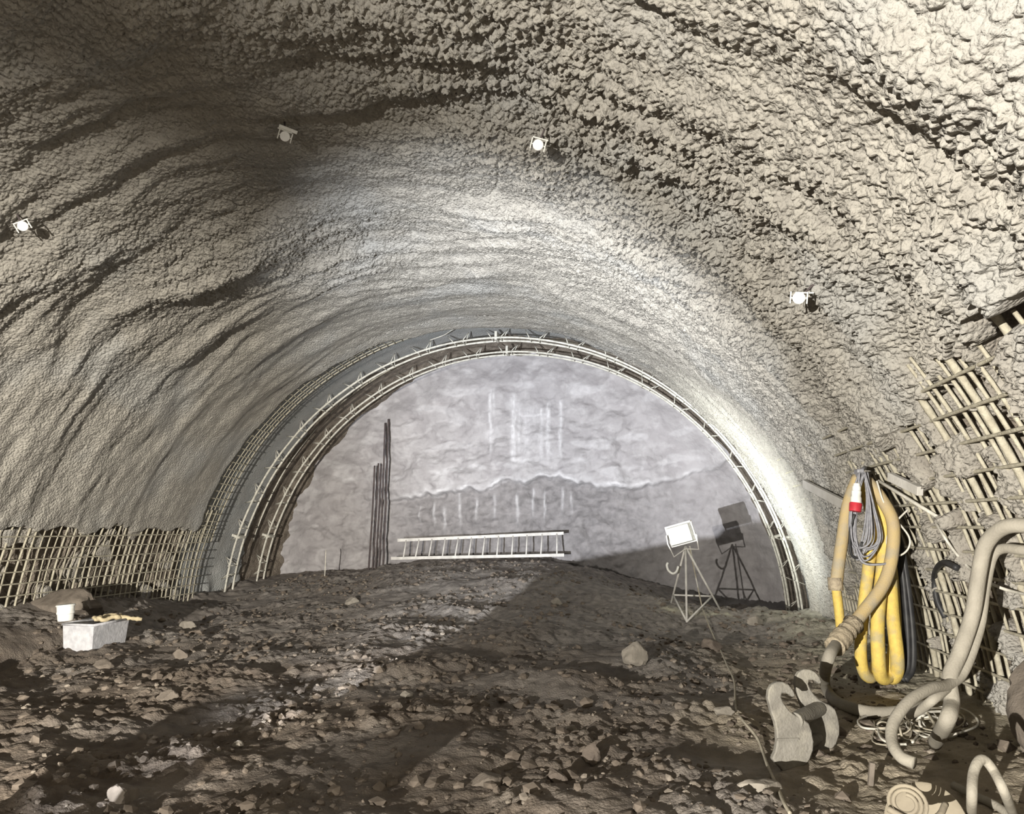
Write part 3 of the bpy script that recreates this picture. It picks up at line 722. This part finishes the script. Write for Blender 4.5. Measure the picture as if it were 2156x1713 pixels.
# dusty hose leaving the coil, taped joint, running over the ground
td = thing('dusty_hose', 'tan hose slanting down from the coil to a taped joint and across the ground', 'hose', tuple(P(1780, 1330, 6.9)))
dl = [Q(1826, 1012, .0), Q(1856, 1050, -.08), Q(1880, 1100, -.16), Q(1878, 1170, -.2), Q(1860, 1230, -.25), Q(1820, 1285, -.32), Q(1790, 1322, -.4)]
gr = [on_ground(u, v, .05) for u, v in ((1737, 1440), (1756, 1475), (1800, 1496), (1850, 1502), (1905, 1500), (1950, 1486))]
dl2 = [P(1790, 1322, 6.75), P(1765, 1350, 6.6), P(1742, 1392, 6.35)]+gr[0:]
hose(dl, .052, m_tan, 'hose_run', td)
hose(dl2, .045, m_grey_hose, 'hose_run', td)
MB().tube(spline([P(1797, 1314, 6.78), P(1783, 1330, 6.7), P(1768, 1347, 6.62), P(1757, 1362, 6.55)], 5), .072, 12, jit=.22).build('tape_wrap', m_tape, td)
# black hose bundle behind
tb_ = thing('black_hose', 'black hose bundle hanging behind the yellow hose against the mesh', 'hose', tuple(P(1900, 1400, 7.5)))
for i, du in enumerate((0, 12, 24, 34)):
    hose([P(1850+du*.3, 1030, 7.3), P(1880+du*.5, 1150, 7.32), P(1885+du, 1300, 7.3), P(1888+du, 1400, 7.25), P(1882+du*.7, 1432, 7.2)], .028, m_black, 'hose_strand', tb_, 8)
tag(hose([on_wall(2015, 1195, .05), on_wall(1985, 1185, .06), on_wall(1968, 1210, .06), on_wall(1972, 1260, .06), on_wall(1990, 1300, .05)], .025, m_black, 'black_hose'), 'short black hose curled on the right wall mesh', 'hose')
# cable bundle
tc_ = thing('cable_bundle', 'grey electric cable bundle hung over the yellow hose on the hook', 'cable', tuple(P(1820, 1100, YH-.2)))
rr_ = random.Random(4)
for i in range(11):
    a = rr_.uniform(-1, 1); b = rr_.uniform(0, 1); yy = -.14-.1*rr_.random()
    bot = 1150+b*38; lx = 1795+a*6+b*6; rx = 1835+a*22
    hose([Q(1812+rr_.uniform(-6, 10), 996, yy), Q(lx, 1060+rr_.uniform(-10, 10), yy), Q(lx-2, 1130, yy), Q((lx+rx)/2-8, bot, yy), Q(rx, 1135, yy-.02), Q(1832+a*8, 1060, yy), Q(1820+rr_.uniform(-4, 8), 994, yy)], .008, m_cable, 'cable_loop', tc_, 6)
hose([Q(1798, 1140, -.22), Q(1815, 1182, -.22), Q(1850, 1188, -.24), Q(1882, 1180, -.22), Q(1885, 1160, -.2)], .010, m_cable, 'cable_loop', tc_, 6)
tp = thing('plug', 'white cable plug with a red collar hanging at the hoses', 'plug', tuple(Q(1803, 1050, -.24)))
MB().lathe([(.0, 0), (.026, 0), (.030, .02), (.036, .03), (.034, .06), (.040, .065), (.038, .11), (.044, .12), (.044, .17), (.0, .17)], Q(1804, 1018, -.24), Q(1801, 1078, -.26)-Q(1804, 1018, -.24), 18).build('plug_body', m_white, tp, sharp=1)
MB().lathe([(.0, 0), (.046, 0), (.052, .01), (.048, .075), (.0, .078)], Q(1802, 1058, -.25), Q(1799, 1090, -.26)-Q(1802, 1058, -.25), 18).build('collar', m_red, tp, sharp=1)
hose([Q(1799, 1082, -.25), Q(1790, 1120, -.22), Q(1792, 1165, -.2), Q(1808, 1172, -.2), Q(1815, 1140, -.2)], .011, m_black, 'cord', tp, 6)
# loose white wires and rod
tag(hose([Q(1846, 1012, -.12), Q(1862, 1060, -.14), Q(1888, 1095, -.14), Q(1914, 1130, -.12), Q(1912, 1155, -.12), Q(1892, 1169, -.12), Q(1871, 1155, -.12), Q(1868, 1130, -.13), Q(1885, 1100, -.15), Q(1912, 1072, -.16)], .0085, m_pcable, 'wire_loop', n=6), 'thin white wire curling in a loop right of the cable bundle', 'wire')
a = Q(1850, 1012, -.05); b = on_wall(2040, 1128, .10)
tag(MB().tube([a, b], .016, 8).build('white_rod', m_pcable), 'straight white rod slanting from the hook down across the mesh', 'rod')
tag(hose([on_wall(1942, 1018, .06), on_wall(1952, 1060, .09), on_wall(1985, 1125, .10), on_wall(2035, 1190, .12), on_wall(2095, 1232, .14), on_wall(2175, 1255, .10)], .011, m_pcable, 'wall_cable', n=6), 'thin pale cable sagging over the right wall mesh to the right edge', 'cable')
def board(u0, v0, u1, v1, off0, off1, w, label):
    a, b = on_wall(u0, v0, off0), on_wall(u1, v1, off1); d = (b-a).normalized()
    s_ = d.cross(Vector((0, 0, 1))).normalized(); t_ = s_.cross(d)
    tag(MB().box((a+b)/2, ((b-a).length, .05, w), Matrix((d, s_, t_)).transposed()).build('board', m_wood, None, False, .006), label, 'board')
board(1694, 1018, 1778, 1062, .10, .14, .10, 'pale board stub sticking out left of the hanging hoses')
board(1874, 1003, 1938, 1034, .10, .10, .075, 'short pale board lying on the mesh right of the hook')
# ------------------------------------------------------------------ grey hoses, right edge
tg = thing('grey_hose', 'thick grey hose arching in from the right edge and looping on the ground', 'hose', tuple(P(2040, 1300, 5.2)))
hose([P(2230, 1118, 4.7), P(2156, 1106, 4.8), P(2110, 1112, 4.9), P(2076, 1145, 5.0), P(2062, 1200, 5.05), P(2048, 1290, 5.05), P(2022, 1370, 5.0), P(2000, 1425, 4.95), P(2004, 1480, 4.9), P(1992, 1520, 4.8)]+[on_ground(1968, 1568, .05)], .043, m_grey_hose, 'hose_run', tg)
tg2 = thing('grey_hose', 'thinner grey hose running down behind the thick one and looping to the drum', 'hose', tuple(P(2060, 1300, 5.3)))
hose([P(2230, 1166, 4.85), P(2156, 1158, 4.95), P(2110, 1155, 5.1), P(2088, 1175, 5.15), P(2074, 1240, 5.15), P(2062, 1320, 5.1), P(2030, 1410, 5.0), P(1998, 1440, 4.9), P(1962, 1448, 4.75), P(1915, 1475, 4.6), P(1882, 1520, 4.5), P(1878, 1560, 4.4), P(1896, 1592, 4.3), P(1925, 1606, 4.25)], .030, m_grey_hose, 'hose_run', tg2)
hose([P(1998, 1445, 4.92), P(1965, 1472, 4.8), P(1940, 1492, 4.9), P(1915, 1505, 5.0)], .026, m_grey_hose, 'hose_run', tg2)
# wire tangle on the ground
tw = thing('cable_tangle', 'tangled pile of thin dusty cable on the ground beside the grey hose', 'cable', tuple(on_ground(1930, 1540)))
r5 = random.Random(9)
for i in range(13):
    cu, cv = r5.uniform(1845, 2010), r5.uniform(1515, 1565); ru, rv = r5.uniform(25, 62), r5.uniform(14, 30); a0 = r5.uniform(0, 6.3)
    pts = []
    for k in range(9):
        a = a0+k*.74; g = on_ground(cu+ru*math.cos(a)*r5.uniform(.85, 1.1), cv+rv*math.sin(a)*r5.uniform(.85, 1.1), .012+r5.uniform(0, .05)); pts.append(g)
    hose(pts, r5.choice((.006, .008, .010)), r5.choice((m_dcable, m_dcable, m_pcable)), 'cable_loop', tw, 6)
# drum
dc = P(1950, 1648, 4.02)
gzd = gz(dc.x, dc.y)
dc.z = gzd+.135
axd = Vector((-.5, -.72, .5)).normalized()
t_d = thing('hose_drum', 'dusty round drum lying tilted on the ground with a hose entering it', 'drum', (dc.x, dc.y, gzd))
MB().lathe([(.0, -.055), (.14, -.055), (.150, -.07), (.172, -.07), (.176, -.05), (.166, -.04), (.166, .045), (.178, .055), (.176, .068), (.165, .075), (.12, .078), (.0, .080)], dc, axd, 40).build('drum_body', m_drum, t_d, sharp=1)
c2 = P(1908, 1690, 3.62)
def ring_pts(c, ax, r0, r1, turns, n=22):
    ax = Vector(ax).normalized(); a = ax.orthogonal().normalized(); b = ax.cross(a)
    return [c+a*((r0+(r1-r0)*i/(n*turns))*math.cos(2*math.pi*i/n))+b*((r0+(r1-r0)*i/(n*turns))*math.sin(2*math.pi*i/n)) for i in range(int(n*turns)+1)]
tr_ = thing('coiled_hose', 'small coil of flat tan hose leaning against the drum', 'hose', tuple(c2))
MB().tube(ring_pts(c2, (-.25, -.75, .6), .082, .034, 2.6), .0085, 8).build('coil', m_drum, tr_)
MB().tube(spline([c2+Vector((-.08, -.02, -.02)), c2+Vector((0, -.06, -.045)), c2+Vector((.10, -.05, -.03)), c2+Vector((.16, .02, .0))], 6), .013, 8).build('hose_tail', m_drum, tr_)
tag(hose([on_ground(2008, 1660, .04), on_ground(2050, 1680, .03), on_ground(2100, 1702, .03), on_ground(2150, 1735, .03)], .022, m_grey_hose, 'ground_hose'), 'short grey hose lying on the ground right of the drum', 'hose')
tag(hose([on_ground(2048, 1735, .02), P(2046, 1690, 3.75), P(2050, 1625, 3.8), P(2068, 1598, 3.85), P(2092, 1622, 3.85), P(2118, 1675, 3.8), on_ground(2140, 1735, .02)], .021, m_grey_hose, 'ground_hose'), 'grey hose rising in a narrow arch at the bottom right corner', 'hose')
o = on_ground(1836, 1665)
tag(MB().box(o+Vector((0, 0, .05)), (.028, .03, .16), Matrix.Rotation(.15, 3, 'Y')).build('wooden_peg', m_stone, None, False, .004), 'small dusty wooden peg standing in the ground left of the drum', 'peg')
# ------------------------------------------------------------------ hooked steel coupling
def hooks():
    out = [(220, 640), (228, 590), (250, 556), (290, 535), (335, 536), (378, 556), (408, 592), (420, 632), (398, 640), (380, 622), (352, 610), (322, 612), (316, 636), (330, 672), (352, 705), (380, 735),
           (420, 762), (470, 785), (505, 812), (520, 860), (528, 930), (520, 985), (490, 1045), (455, 1078), (425, 1088), (435, 1120), (450, 1170), (400, 1190), (330, 1150), (270, 1080), (222, 1030), (250, 980), (266, 920), (268, 850), (258, 790), (236, 725)]
    base_p = on_ground(1668, 1615)
    Y0 = base_p.y
    s = Y0/F_PX/3.617
    o0 = P(1560+370/3.617, 1300+850/3.617, Y0)
    ol = [((x-370)*s, (850-y)*s) for x, y in out]
    t = thing('lifting_hooks', 'heavy cast steel bracket with two hooked plates standing on the ground', 'steel hook', (o0.x, Y0, base_p.z))
    axp = Vector((1, .28, 0)).normalized(); ayp = Vector((0, .10, 1)).normalized()
    MB().prism(ol, o0, axp, ayp, .045).build('hooked_plate', m_steel, t, True, .008)
    o1 = P(1560+575/3.617, 1300+740/3.617, Y0+.40)
    s1 = s*(Y0+.4)/Y0*.96
    ol1 = [((x-370)*s1, (850-y)*s1) for x, y in out]
    MB().prism(ol1, o1, axp, ayp, .045).build('hooked_plate', m_steel, t, True, .008)
    a0 = o0+axp*.04+ayp*.05; a1 = o1+axp*.02+ayp*.04
    MB().tube([a0, a1], .050, 16).build('cross_tube', m_steel, t, sharp=1)
    a0 = o0+axp*.0-ayp*.16; a1 = o1-ayp*.14
    MB().tube([a0, a1], .035, 14).build('lower_pin', m_steel, t, sharp=1)
    MB().box(o0+axp*-.02-ayp*.05-Vector((0, .028, 0)), (.14, .012, .012), Matrix((axp, axp.cross(ayp), ayp)).transposed()).build('weld_rib', m_steel, t, False)
hooks()
